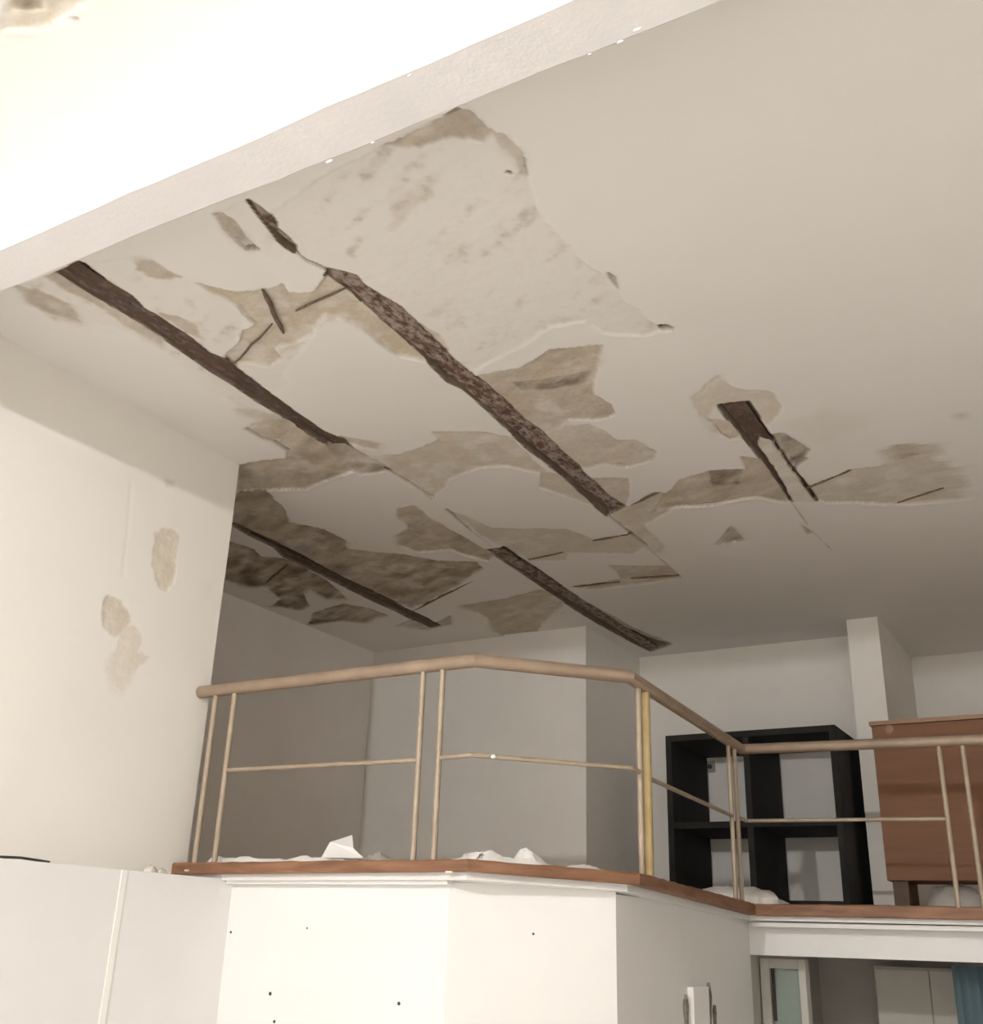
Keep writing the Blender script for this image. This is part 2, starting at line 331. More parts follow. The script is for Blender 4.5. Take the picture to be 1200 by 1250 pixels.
HC = 2.6                                   # ceiling, plan units above the eye
def cp(pts): return [(a * U, b * U) for a, b in (on_z(x, y, HC) for x, y in pts)]
TAN, GRY = 1.0, 0.25
CEIL = [
 # scraped zones first
 (cp([(470,178),(560,133),(572,135),(604,164),(622,168),(640,198),(644,215),(658,262),(702,312),(742,342),(765,371),(800,397),(818,400),(790,411),(735,409),(715,392),(670,400),(640,420),(575,458),(555,441),(521,408),(488,377),(441,349),(402,331),(369,317),(345,290),(330,262),(380,225),(420,200)]), .006, .55, .6, .25, .012, .008, 'mottle'),
 (cp([(20,350),(72,333),(97,322),(170,310),(240,346),(300,388),(298,405),(276,434),(250,427),(195,388),(150,372),(250,450),(318,494),(300,500),(250,470),(200,425),(140,400),(60,388)]), .004, .6, .45, .2, .02, .012, 'mottle'),
 (cp([(262,262),(300,246),(330,270),(358,302),(340,320),(318,307),(280,286)]), .005, .4, .4, .2, .01, .008, 'mottle'),
 (cp([(276,436),(340,424),(361,421),(379,411),(350,455),(352,470),(335,480),(312,466)]), .005, .7, .7, .1, .015, .01, 'mottle'),
 # plaster gone down to the base coat or the concrete
 (cp([(472,178),(520,157),(560,134),(572,136),(586,150),(603,164),(590,173),(552,170),(515,181),(490,181)]), .018, .95, .6, .30, .010, .006),
 (cp([(603,164),(617,168),(632,182),(641,200),(643,216),(636,214),(628,196),(612,180)]), .010, .75, .5, .25, .008, .006),
 (cp([(262,262),(272,262),(286,272),(296,283),(303,294),(315,305),(301,306),(289,297),(275,282)]), .022, .95, .35, .40, .004, .005),
 (cp([(20,350),(43,353),(85,374),(96,393),(77,388),(53,381),(33,369)]), .006, .9, .5, .25, .012, .012),
 (cp([(53,338),(72,331),(128,368),(200,413),(195,421),(150,398),(115,372),(80,356)]), .012, .9, .5, .25, .010, .008),
 (cp([(165,317),(187,318),(223,340),(187,341),(165,330)]), .007, .9, .35, .25, .012, .010),
 (cp([(195,384),(215,386),(240,398),(242,412),(225,405)]), .006, .8, .4, .2, .010, .010),
 (cp([(240,346),(277,356),(310,357),(332,353),(345,348),(352,357),(370,359),(386,356),(398,338),(415,349),(428,358),(457,383),(482,406),(506,427),(526,445),(500,438),(482,434),(467,424),(451,408),(432,397),(415,388),(395,390),(384,401),(379,411),(361,421),(340,424),(335,429),(345,439),(330,450),(309,447),(288,447),(276,436),(290,420),(298,405),(310,398),(300,388),(290,375),(270,363),(252,355)]), .022, .95, .9, .10, .008, .006),
 (cp([(508,392),(522,400),(540,412),(548,428),(540,432),(521,410)]), .010, .85, .8, .2, .008, .008),
 (cp([(300,524),(315,516),(348,512),(374,531),(405,548),(415,561),(430,577),(395,588),(374,598),(328,599),(291,601),(290,568),(320,562),(350,560),(352,551),(335,541),(318,535)]), .016, .95, .9, .3, .008, .006),
 (cp([(285,500),(310,500),(345,508),(340,514),(300,512)]), .006, .7, .4, .1, .010, .010),
 (cp([(290,602),(325,600),(347,622),(352,637),(395,646),(422,660),(424,670),(460,675),(492,677),(535,685),(582,686),(588,694),(560,715),(520,737),(503,744),(475,735),(445,721),(415,707),(385,691),(345,670),(307,652),(284,642),(283,620)]), .020, 1.0, .8, .42, .010, .008),  # alcove patch, tone deepened to stand for the dimmer light there
 (cp([(485,622),(505,617),(520,630),(550,647),(590,670),(604,676),(597,686),(580,683),(550,672),(510,675),(485,667),(482,655),(500,645),(485,635)]), .016, 1.0, .85, .3, .008, .006),
 (cp([(276,660),(310,671),(317,680),(347,682),(365,690),(400,710),(424,732),(400,733),(377,722),(370,725),(377,740),(365,746),(345,742),(330,742),(342,732),(325,720),(297,717),(274,710)]), .022, 1.0, .6, .62, .010, .008),  # this and the next: dark tan, darkened further for the dim alcove
 (cp([(382,749),(420,737),(450,742),(475,752),(445,761),(415,759),(385,763),(374,764)]), .018, 1.0, .5, .62, .010, .008),
 (cp([(482,765),(500,757),(525,763),(550,752),(552,762),(522,770)]), .012, .9, .6, .3, .010, .010),
 (cp([(527,527),(590,527),(625,535),(640,550),(660,570),(672,581),(620,570),(585,571),(550,586),(526,611),(510,597),(465,570),(455,557),(490,555),(520,545),(533,537)]), .010, .72, 1.0, .08, .010, .007),
 (cp([(413,531),(466,542),(460,551),(440,547),(420,540)]), .010, .9, .8, .1, .006, .006),
 (cp([(578,460),(637,449),(673,428),(714,424),(736,422),(731,443),(724,482),(745,495),(752,507),(735,513),(694,513),(683,528),(663,530),(637,513),(604,482)]), .014, .95, .75, .20, .006, .005),
 (cp([(625,470),(690,462),(724,455),(722,468),(680,478),(640,480)]), .018, 1.0, .5, .55, .010, .008),
 (cp([(663,531),(694,520),(719,518),(740,528),(752,537),(775,537),(799,551),(796,562),(763,571),(742,566),(714,572),(704,569),(683,551)]), .009, .72, 1.0, .10, .010, .007),
 (cp([(660,576),(680,577),(704,597),(729,620),(683,603),(659,596)]), .009, .72, 1.0, .08, .008, .006),
 (cp([(720,583),(768,584),(768,605),(763,619),(772,617),(796,602),(809,602),(822,612),(816,626),(786,641),(793,650),(812,668),(806,678),(785,664),(760,642),(746,630),(742,607)]), .010, .72, 1.0, .10, .010, .007),
 (cp([(624,646),(691,646),(724,659),(770,652),(790,668),(773,677),(694,676),(691,685),(648,685),(614,669),(578,648),(548,624),(558,627),(600,645)]), .009, .62, .72, .10, .010, .008),
 (cp([(745,691),(816,691),(833,705),(796,712),(719,721),(697,717),(760,707)]), .012, .72, .9, .15, .008, .007),
 (cp([(560,740),(620,730),(660,720),(692,735),(667,756),(655,771),(620,778),(600,771),(597,755)]), .011, .9, .8, .15, .012, .009),
 (cp([(700,728),(730,742),(770,765),(822,786),(812,790),(795,784),(755,762)]), .012, .9, .4, .3, .010, .008),
 (cp([(843,486),(862,470),(878,460),(892,473),(912,477),(939,477),(955,498),(945,515),(935,520),(918,497),(874,497),(866,512),(893,520),(908,533),(893,538),(866,520),(849,500)]), .008, .6, 1.0, .05, .010, .007),
 (cp([(866,512),(890,515),(907,533),(893,538),(873,527)]), .012, .8, 1.0, .08, .006, .006),
 (cp([(941,531),(955,529),(990,549),(972,573),(960,556)]), .016, 1.0, .3, .6, .008, .006),
 (cp([(832,585),(866,575),(909,573),(905,558),(932,562),(962,604),(960,614),(924,608),(863,619),(820,620),(795,628),(812,605)]), .016, .95, .75, .25, .008, .006),
 (cp([(866,576),(908,574),(904,594),(870,598)]), .022, 1.0, .5, .65, .012, .010),
 (cp([(972,578),(990,594),(1035,575),(1077,569),(1081,550),(1100,541),(1150,546),(1146,564),(1169,573),(1178,592),(1173,611),(1096,616),(1008,614),(993,608)]), .012, .68, .72, .10, .010, .007),
 (cp([(1084,549),(1105,543),(1120,552),(1112,563),(1090,562)]), .013, 1.0, .8, .3, .010, .010),
 (cp([(874,664),(893,643),(910,658),(890,665)]), .010, .95, .5, .30, .006, .006),
 (cp([(977,640),(993,650),(985,653)]), .010, .95, .5, .4, .004, .006),
 (cp([(803,398),(812,396),(823,400),(821,405),(806,404)]), .03, 1.0, .2, .8, .002, .005),
 (cp([(742,332),(751,338),(755,352),(748,346)]), .012, 1.0, .3, .4, .004, .005),
 (cp([(1168,505),(1178,507),(1175,511)]), .006, .9, .5, .3, .002, .006),
 (cp([(930,512),(945,520),(1010,500),(1060,505),(1060,520),(1000,540)]), .0, .25, .9, .0, .02, .02, 'stain'),
 # grooves down to the joists, coloured dark for the shade in the gaps
 (cp([(97,320),(128,343),(160,363),(173,377),(195,390),(227,410),(253,431),(275,439),(289,450),(312,468),(340,489),(361,504),(379,516),(395,527),(415,535),(431,548),(454,561),(472,573),(441,575),(426,564),(405,548),(379,531),(358,517),(343,507),(312,489),(284,469),(253,450),(229,434),(200,413),(160,389),(128,370),(93,349),(70,334)]), .046, 1.0, .3, .95, .004, .004),
 (cp([(304,246),(311,251),(329,264),(335,272),(335,279),(350,292),(359,301),(359,308),(348,302),(340,294),(332,283),(321,269)]), .046, 1.0, .3, .95, .003, .004),
 (cp([(402,330),(433,338),(441,348),(467,364),(488,377),(508,395),(521,408),(540,427),(555,442),(578,459),(604,482),(617,492),(637,513),(663,531),(683,551),(704,569),(724,589),(742,607),(762,619),(742,630),(729,620),(704,597),(683,577),(663,561),(642,546),(622,525),(601,505),(578,484),(566,474),(547,465),(526,445),(506,427),(482,406),(457,383),(428,358),(415,349),(398,337)]), .046, 1.0, .3, .95, .005, .004),
 (cp([(878,496),(913,492),(923,506),(935,526),(944,538),(959,561),(972,578),(987,597),(997,611),(967,612),(962,607),(947,585),(935,567),(921,549),(906,532),(892,514),(885,506)]), .046, 1.0, .3, .95, .003, .004),
 (cp([(284,641),(307,651),(345,669),(360,676),(385,690),(415,706),(445,720),(475,734),(500,745),(522,755),(537,765),(525,767),(510,760),(485,747),(450,731),(420,716),(390,700),(360,686),(347,680),(335,668),(307,655)]), .046, 1.0, .3, .95, .003, .005),
 (cp([(615,669),(655,694),(690,719),(720,739),(760,766),(795,781),(817,787),(795,795),(770,783),(730,761),(690,736),(640,701),(594,671)]), .046, 1.0, .3, .95, .003, .005),
 # plaster still stuck over the joist at the right
 (cp([(927,537),(943,541),(954,556),(969,577),(984,598),(995,614),(968,613),(964,607),(952,585),(938,562),(925,545)]), .006, .55, .7, .0, .006, .004),
 (cp([(396,545),(420,544),(446,555),(480,575),(440,580),(415,566)]), .012, 1.0, .0, .45, .003, .004),
]
def cl(pts): return cp(pts)
CRACKS_AND_SHADE = [  # real cracks, plus dark lines painted for the shade at plaster edges
 (cl([(359,306),(374,319),(402,331)]), .010, .02, .7), (cl([(470,573),(500,590),(528,608)]), .010, .02, .6),
 (cl([(545,622),(558,634),(575,648)]), .016, .02, .6), (cl([(575,648),(600,668)]), .008, .01, .3),
 (cl([(742,629),(765,648),(790,668)]), .016, .02, .6), (cl([(790,668),(815,690)]), .010, .01, .3),
 (cl([(965,612),(985,640)]), .007, .008, .3), (cl([(993,650),(1015,672)]), .007, .008, .4),
 (cl([(315,305),(302,306)]), .010, .01, .7), (cl([(300,524),(318,535),(335,541),(352,551)]), .010, .01, .55),
 (cl([(300,599),(328,599),(374,598)]), .008, .01, .4), (cl([(290,605),(305,606)]), .03, .008, .5),
 (cl([(240,347),(277,357),(310,358),(332,354)]), .006, .008, .25),
 (cl([(375,764),(384,760)]), .016, .01, .7), (cl([(328,741),(343,737)]), .02, .01, .6), (cl([(307,735),(330,742)]), .008, .006, .5),
 (cl([(560,134),(545,141)]), .014, .02, .8), (cl([(640,195),(643,214)]), .010, .01, .4),  # shadow at the beam edge and shadow line of the ridge, coloured in
 (cl([(620,212),(623,213)]), .012, .012, .9), (cl([(672,428),(714,424),(736,422)]), .008, .006, .35),
 (cl([(640,473),(668,475),(690,470)]), .014, .006, .5), (cl([(866,514),(880,530),(893,538)]), .006, .008, .5),
 (cl([(968,572),(985,560)]), .02, .01, .7), (cl([(820,620),(863,618),(924,608)]), .012, .008, .4),
 (cl([(755,567),(765,570)]), .010, .008, .4), (cl([(875,665),(910,660)]), .008, .006, .4),
 (cl([(880,682),(897,682)]), .006, .004, .3), (cl([(1000,614),(1096,617),(1172,611)]), .006, .006, .2),
]
xs = np.concatenate([np.arange(-6.95, -1.0, 0.0082), np.linspace(-1.0, 2.9, 60)])
yv = [2.0]
while yv[-1] < 11.55: yv.append(yv[-1] + (0.04 if yv[-1] < 2.5 else (0.0085 + max(0, yv[-1] - 2.6) * 0.0014)))
ys = np.array(yv)
def ceil_xyz(X, Y, D): return np.stack([X, Y, HC * U + EYE + D], -1)
ceiling = relief(xs, ys, CEIL, CRACKS_AND_SHADE, ceil_xyz, 'ceiling', M['ceiling'], 0.004, 0.34)
tag(ceiling, 'damaged white plaster ceiling over the loft with fallen patches')

# near bay ceiling in front of the drop beam, with its own small damage
NEARC = [(cp([(2,36),(10,12),(22,-6),(70,-14),(108,-6),(90,14),(66,28),(52,37)]), .008, .8, .9, .10, .01, .01),
         (cp([(16,8),(24,-8),(44,-8),(50,10),(30,14)]), .02, 1, .3, .75, .006, .008),
         (cp([(84,22),(94,20),(96,26)]), .008, 1, .3, .5, .002, .008)]
nxs = np.concatenate([np.linspace(-5.2, -3.3, 40), np.arange(-3.28, -1.9, 0.012), np.linspace(-1.88, 2.9, 60)])
nys = np.concatenate([np.linspace(-4.6, 1.2, 60), np.arange(1.22, 2.02, 0.012)])
near = relief(nxs, nys, NEARC, [], ceil_xyz, 'ceiling_near', M['ceiling'], 0.002, 0.34)

# ------------------------------------------------------------------ drop beam across the room
ZB = 2.24
def beam_mesh():
    y0, y1 = ZB * 0.8135, ZB * 0.9
    xx = np.concatenate([np.arange(-4.75, -0.2, 0.02), np.linspace(-0.2, 2.6, 30)]); mb = MB(); n = len(xx)
    wob = lambda k, a: (fbm(xx * 3 + k, xx * 0 + k, 4) - 0.5) * a
    rows = [(y0 + wob(1, .012), np.full(n, 2.62)), (y0 + wob(2, .016), ZB + .012 + wob(3, .012)), (y0 + .012 + wob(2, .016), ZB + 0 * xx),
            ((y0 + y1) / 2 + 0 * xx, ZB + 0 * xx), (y1 - .010 + wob(5, .014), ZB + 0 * xx), (y1 + wob(5, .014), ZB + .010 + wob(7, .01)), (y1 + 0 * xx, np.full(n, 2.62))]
    vs = []
    for yy, zz in rows: vs += [W(xx[i], yy[i], zz[i]) for i in range(n)]
    fs = []
    for r in range(len(rows)):
        r2 = (r + 1) % len(rows)
        for i in range(n - 1): fs.append((r * n + i, r * n + i + 1, r2 * n + i + 1, r2 * n + i))
    fs.append(tuple(r * n for r in range(len(rows)))); fs.append(tuple(r * n + n - 1 for r in range(len(rows)))[::-1])
    return mb.add(vs, fs)
beam = struct(beam_mesh().build('trim_1', M['beam'], None, False))
tag(beam, 'white plastered drop beam crossing below the ceiling')
for (px, py, s) in [(402, 197, 1.4), (455, 174, .8), (778, 36, 1.2), (757, 51, 1.0), (140, 238, 1), (500, 92, .7), (720, 66, .6)]:
    yy = ZB * (0.9 if py > 30 and px not in (140, 500) else 0.8135)
    x, y = on_z(px, py, ZB)
    c = W(x, y, ZB); r = 0.005 * s; mb = MB()
    mb.lathe((0, 0, 0), [(r * .2, -r * .6), (r * .8, -r * .35), (r, 0), (r * .6, r * .5)], 8)
    mb.v = [(c[0] + a * 2.2, c[1] + b_, c[2] + k) for a, b_, k in mb.v]
    mb.build('plaster_drip', M['paper'], beam, True)

# ------------------------------------------------------------------ walls
def wallbox(name, a, b, mat): return struct(MB().box(W(*a), W(*b)).build(name, mat))
def wp(pts): return [(a * U, b * U) for a, b in (on_x(x, y, -4.27) for x, y in pts)]
WALLP = [
 (wp([(190,652),(200,642),(212,645),(219,656),(216,690),(212,712),(203,724),(192,716),(186,690)]), .002, .9, .9, .05, .012, .008),
 (wp([(124,738),(132,727),(146,731),(156,745),(158,760),(150,772),(140,778),(124,765)]), .002, .95, .7, .10, .012, .008),
 (wp([(150,765),(165,765),(174,778),(170,795),(184,802),(170,815),(160,830),(148,844),(135,838),(132,815),(140,795)]), .002, .65, .8, .0, .014, .010),
 (wp([(245,715),(262,705),(258,735),(247,735)]), .0, .25, .4, .0, .02, .02, 'stain'),
 (wp([(200,585),(215,585),(214,594),(204,594)]), .003, .5, .3, .1, .008, .01),
]
lx = np.concatenate([np.linspace(-4.4, 2.2, 60), np.arange(2.22, 4.22 * U, 0.012), [4.22 * U]])
lz = np.concatenate([np.linspace(0.20 * U, 2.9, 195)])
def left_xyz(Y, Z, D): return np.stack([-4.27 * U - D, Y, Z + EYE], -1)
wl = relief(lx, lz, WALLP, [(wp([(160,590),(157,640),(150,700)]), .012, .002, .04)], left_xyz, 'wall_left', M['wall_damaged'], 0.004, 0.22)
tag(wl, 'bright white plastered wall with beige repair patches')
wallbox('wall_left_return', (-6.3, 4.02, 0.2), (-4.48, 4.22, 2.62), M['wall'])
# boarded wall below the loft level on the left
lower = struct(MB().box(W(-4.47, -4.0, -1.5909), W(-3.99, 4.25, 0.258)).build('wall_left_lower', M['wall_cool']))
for y0, y1 in ((-0.6, 1.1), (1.11, 2.3), (2.31, 3.54), (3.55, 4.25)):
    MB().box(W(-3.99, y0, -1.58), W(-3.968, y1, 0.258), 0.003).build('wall_panel', M['wall_cool'], lower)
MB().box(W(-3.968, 3.53, -1.58), W(-3.963, 3.565, 0.256), 0.002).build('joint_strip', M['plastic'], lower)

wallbox('wall_recess_left', (-6.34, 4.22, 0.2), (-6.14, 8.37, 2.62), M['wall'])
wallbox('wall_back_left', (-6.14, 8.17, 0.2), (-3.86, 9.57, 2.62), M['wall'])
wallbox('wall_back_middle', (-3.86, 9.37, 0.2), (-1.56, 9.57, 2.62), M['wall'])
wallbox('wall_pillar', (-1.80, 8.88, 0.2), (-1.55, 10.36, 2.62), M['wall'])
wallbox('wall_back_right', (-1.6, 10.36, 0.2), (2.7, 10.56, 2.62), M['wall'])
wallbox('wall_right', (2.5, -4.2, -1.6), (2.7, 10.56, 2.64), M['wall'])
wallbox('wall_rear', (-4.47, -4.2, -1.6), (2.7, -4.0, 2.64), M['wall'])
fl = struct(MB().box(W(-4.6, -4.2, -1.72), W(2.7, 10.6, -1.5909)).build('floor', M['floor']))

# ------------------------------------------------------------------ loft slab, edge boards and walls under it
LZ = 0.30                                  # loft floor level
slab_poly = [(-6.14, 4.24), (-4.262, 4.24), (-4.262, 4.17), (-2.545, 4.17), (-2.04, 4.75), (-2.15, 6.90), (2.5, 6.90), (2.5, 10.36), (-6.14, 10.36)]
def scaled(poly): return [(x * U, y * U) for x, y in poly]
zs_b = [0.25, .25, .25, .255, .24, .185, .175, .175, .25]
struct(MB().prism(scaled(slab_poly), [z * U + EYE for z in zs_b], [(z + .058) * U + EYE for z in zs_b]).build('floor_loft', M['wall_cool']))
struct(MB().prism(scaled(slab_poly), [(z + .059) * U + EYE for z in zs_b], [(z + .066) * U + EYE for z in zs_b]).build('floor_loft_bounce', M['loft_bounce_tan']))  # unseen layer added to bounce warm light onto the loft walls
def board(pts_out, zb, zt, name, thick=0.045):
    # edge board following the loft edge; pts_out plan polyline, outward side to the viewer
    (x0, y0), (x1, y1) = pts_out; d = Vector((x1 - x0, y1 - y0)).normalized(); nrm = Vector((-d.y, d.x))
    n = max(2, int((Vector((x1 - x0, y1 - y0))).length / 0.06)); vs = []; fs = []
    for i in range(n + 1):
        t = i / n; x = x0 + (x1 - x0) * t; y = y0 + (y1 - y0) * t; b_ = zb[0] + (zb[1] - zb[0]) * t; tt = zt[0] + (zt[1] - zt[0]) * t
        s = random.uniform(-.0025, .0025)
        for (o_, z) in ((0.004, b_ + s), (-.0, b_ + .006), (s * .4, tt - .008), (0.006, tt + s), (thick, tt), (thick, b_)):
            vs.append(W(x + nrm.x * o_, y + nrm.y * o_, z))
    for i in range(n):
        for j in range(6): a = i * 6 + j; b2 = i * 6 + (j + 1) % 6; fs.append((a, b2, b2 + 6, a + 6))
    fs.append((0, 1, 2, 3, 4, 5)); fs.append(tuple(n * 6 + j for j in (5, 4, 3, 2, 1, 0)))
    return struct(MB().add(vs, fs).build(name, M['trim']))
T1 = board([(-4.30, 4.12), (-2.51, 4.12)], (.277, .286), (.334, .337), 'trim_2')
T2 = board([(-2.51, 4.12), (-1.97, 4.73)], (.286, .268), (.337, .320), 'trim_3')
T3 = board([(-1.97, 4.73), (-2.09, 6.84)], (.268, .212), (.320, .281), 'trim_4')
T4 = board([(-2.09, 6.84), (2.5, 6.84)], (.212, .196), (.281, .270), 'trim_5')
for t, l in ((T1, 'red brown wooden edge board of the loft beside the white wall'), (T2, 'short slanting red brown edge board at the loft corner'), (T3, 'red brown edge board receding under the middle railing'), (T4, 'dark red brown edge board below the black shelf')):
    t['label'] = l
for px, py, w_ in ((228, 1063, .03), (548, 1065, .035)):   # cream paint runs on the boards
    x, z = on_y(px, py, 4.117)
    if px < 560: MB().box(W(x - w_ / 2, 4.114, z - .002), W(x + w_ / 2, 4.123, z + .006), 0.001).build('paint_run', M['paint_drip'], T1)
# walls below the loft
LOWZ = 0.26
def wallseg(name, p, q, z0, z1, mat, th=0.12):
    d = Vector((q[0] - p[0], q[1] - p[1])).normalized(); nrm = Vector((-d.y, d.x)) * th
    return struct(MB().prism(scaled([p, q, (q[0] + nrm.x, q[1] + nrm.y), (p[0] + nrm.x, p[1] + nrm.y)]), z0 * U + EYE, z1 * U + EYE).build(name, mat))
WF = wallseg('wall_front_lower', (-3.99, 4.25), (-2.68, 4.25), -1.5909, .262, M['wall_cool'])
WD = wallseg('wall_corner_lower', (-2.68, 4.25), (-2.11, 4.78), -1.5909, .25, M['wall_cool'])
WS = wallseg('wall_side_lower', (-2.11, 4.78), (-2.22, 7.10), -1.5909, .23, M['wall_cool'])
MB().box(W(-3.965, 4.20, .236), W(-2.66, 4.25, .272), .004).build('trim_7', M['wall_cool'])['kind'] = 'structure'
wallbox('wall_lintel', (-2.24, 7.10, -0.012), (2.5, 7.30, 0.19), M['wall_cool'])
MB().box(W(-2.15, 6.95, .150), W(2.5, 7.10, .178), 0.004).build('trim_6', M['wall_cool'])['kind'] = 'structure'
def plug(px, py, wall, y=None, x=None, r=0.006):
    if y is not None: a, z = on_y(px, py, y); c = W(a, y, z); ax = 1
    else: a, z = on_x(px, py, x); c = W(x, a, z); ax = 0
    mb = MB(); mb.lathe((0, 0, 0), [(r * .5, 0), (r, .001), (r * .9, .003), (r * .3, .0035)], 10)
    if ax == 1: mb.v = [(c[0] + q[0], c[1] - q[2], c[2] + q[1]) for q in mb.v]
    else: mb.v = [(c[0] + q[2], c[1] + q[0], c[2] + q[1]) for q in mb.v]
    mb.build('wall_plug', M['hole'], wall, True)
for px, py, r in ((330, 1213, .010), (487, 1225, .009), (335, 1247, .008), (375, 1133, .005), (282, 1138, .007)): plug(px, py, WF, y=4.25, r=r)
dxy = np.array([ray(651, 1140)]).ravel(); k = None
# corner wall plug: intersect with the slanting plane through (-2.87,4.55) (-2.25,5.08)
ex, ey = .57, .53; den = dxy[0] * ey - dxy[1] * ex; k = (-2.68 * ey - 4.25 * ex) / den; pc = dxy * k
mb = MB(); mb.lathe((0, 0, 0), [(.003, 0), (.006, .001), (.005, .003), (.002, .0035)], 10)
an = math.atan2(-.62, .53)
c0 = W(*pc); mb.v = [(c0[0] + q[0] * .76 + q[2] * .65, c0[1] + q[0] * .65 - q[2] * .76, c0[2] + q[1]) for q in mb.v]
mb.build('wall_plug', M['hole'], WD, True)

# recess under the loft at the right: back wall, glazed door and its frame
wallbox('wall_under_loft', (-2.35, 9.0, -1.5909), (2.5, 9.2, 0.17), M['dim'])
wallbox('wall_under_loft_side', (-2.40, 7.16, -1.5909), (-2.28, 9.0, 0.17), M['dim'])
dr = empty('door_1', W(-2.1, 7.5, -1.5909)); struct(dr); dr['label'] = 'glazed door with pale frame under the loft'
MB().box(W(-2.27, 7.45, -1.58), W(-2.21, 7.55, -.03), .004).build('door_jamb', M['frame'], dr)
MB().box(W(-2.02, 7.45, -1.58), W(-1.975, 7.55, -.03), .004).build('door_jamb', M['frame'], dr)
MB().box(W(-2.21, 7.45, -.09), W(-2.02, 7.55, -.03), .004).build('door_head', M['frame'], dr)
MB().box(W(-2.21, 7.49, -1.5), W(-2.02, 7.51, -.09), .002).build('glass_panel', M['glass'], dr)
MB().box(W(-2.20, 7.46, -.40), W(-2.185, 7.485, -.08), .002).build('hinge', M['hole'], dr)
x0, _ = on_y(1008, 1200, 8.6); x1, _ = on_y(1068, 1200, 8.6)
cab = empty('tall_cupboard', W((x0 + x1) / 2 + .25, 8.75, -1.5909))
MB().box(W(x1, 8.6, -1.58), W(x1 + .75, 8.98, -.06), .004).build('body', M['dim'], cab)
MB().box(W(x1 + .01, 8.585, -1.5), W(x1 + .37, 8.6, -.08), .003).build('door', M['frame'], cab)
MB().box(W(x1 + .38, 8.585, -1.5), W(x1 + .74, 8.6, -.08), .003).build('door', M['frame'], cab)
tag(cab, 'dim grey tall cupboard in the dark space under the loft', 'cupboard')
x0, _ = on_y(1163, 1200, 7.6); mb = MB()
cur = []
for i in range(40): t = i / 39; cur.append((x0 + t * .7, 7.62 + .02 * math.sin(t * 40)))
mb.prism(scaled(cur + [(a, b_ + .012) for a, b_ in reversed(cur)]), -1.55 * U + EYE, -.035 * U + EYE)
tag(mb.build('curtain', M['blue'], None, True), 'dark blue curtain hanging in the opening under the loft', 'curtain')

# white conduit box on the side wall
y_, z_ = on_x(843, 1205, -2.14); y2, _ = on_x(862, 1205, -2.14)
cd = MB().box(W(-2.17, y_, -.42), W(-2.125, y2, z_), .004).build('cable_trunking', M['plastic'])
tag(cd, 'narrow white cable trunking on the wall below the loft corner', 'trunking')
for px, py, a, b_ in ((839, 1235, .02, .07), (871, 1225, .03, .09), (879, 1240, .012, .045)):
    yy, zz = on_x(px, py, -2.14); mb = MB()
    pts = [(yy + a * math.cos(t) * (1 + .35 * math.sin(3 * t)), zz + b_ * math.sin(t) * (1 + .2 * math.cos(5 * t))) for t in [k * math.tau / 14 for k in range(14)]]
    vs = [W(-2.146 - .0474 * (p_[0] - 5.9), p_[0], p_[1]) for p_ in pts] + [W(-2.19, p_[0], p_[1]) for p_ in pts]
    mb.add(vs, [tuple(range(14)), tuple(range(27, 13, -1))] + [(i, (i + 1) % 14, 14 + (i + 1) % 14, 14 + i) for i in range(14)])
    mb.build('chipped_patch', M['chip'], WS)

# ------------------------------------------------------------------ exposed steel joists
def joist(x0, x1, ya, yb, mat, label, drop=0.016, amp=0.004, seed=0):
    """I section, lower flange grid with flaking rust"""
    yy = np.arange(ya * U, yb * U, 0.02); xw = np.linspace(x0 * U, x1 * U, 13)
    zc = HC * U + EYE + drop
    X, Y = np.meshgrid(xw, yy, indexing='ij')
    h = (fbm(X * 30 + seed, Y * 12 + seed, 4) - 0.5) * amp * 2.2
    flake = sstep(.52, .58, fbm(X * 18 + seed + 9, Y * 7 + 3, 4)) * amp
    ed = (fbm(Y * 6 + seed, Y * 0 + X * 0, 3) - 0.5) * 0.018
    side = np.zeros_like(X); side[0] = 1; side[-1] = 1
    Z = zc + h - flake; X = X + side * ed
    nx, ny = X.shape; P = np.stack([X, Y, Z], -1).reshape(-1, 3).tolist(); I = np.arange(nx * ny).reshape(nx, ny); fs = []
    for i in range(nx - 1):
        for j in range(ny - 1): fs.append((I[i, j], I[i, j + 1], I[i + 1, j + 1], I[i + 1, j]))
    mb = MB(); mb.add(P, fs)
    t = .014; Pt = np.stack([X, Y, np.full_like(X, zc + t)], -1).reshape(-1, 3).tolist(); n0 = nx * ny
    fs2 = [(I[0, 0], I[-1, 0], I[-1, -1], I[0, -1])]
    mb.add(Pt, fs2)
    for j in range(ny - 1):
        mb.f.append((I[0, j], I[0, j + 1], n0 + I[0, j + 1], n0 + I[0, j])); mb.f.append((I[-1, j + 1], I[-1, j], n0 + I[-1, j], n0 + I[-1, j + 1]))
    r = empty('steel_joist', ((x0 + x1) / 2 * U, ya * U, zc)); tag(r, label, 'steel joist', 'rusted steel joists showing through the ceiling')
    mb.build('lower_flange', mat, r, True)
    xm = (x0 + x1) / 2 * U
    MB().box((xm - .005, ya * U, zc + .012), (xm + .005, yb * U, zc + .17)).build('web', M['rust_dark'], r)
    MB().box((x0 * U, ya * U, zc + .17), (x1 * U, yb * U, zc + .182)).build('upper_flange', M['rust_dark'], r)
    return r
joist(-3.602, -3.470, 2.1, 4.75, M['rust_dark'], 'dark rusted steel joist nearest the bright left wall', .020, .003, 1)
joist(-3.680, -3.58, 6.0, 9.30, M['rust_grey'], 'rusted steel joist showing above the corner of the back wall', .022, .004, 12)
joist(-2.586, -2.45, 2.1, 6.1, M['rust_grey'], 'long flaking steel joist across the middle of the damaged ceiling', .024, .006, 24)
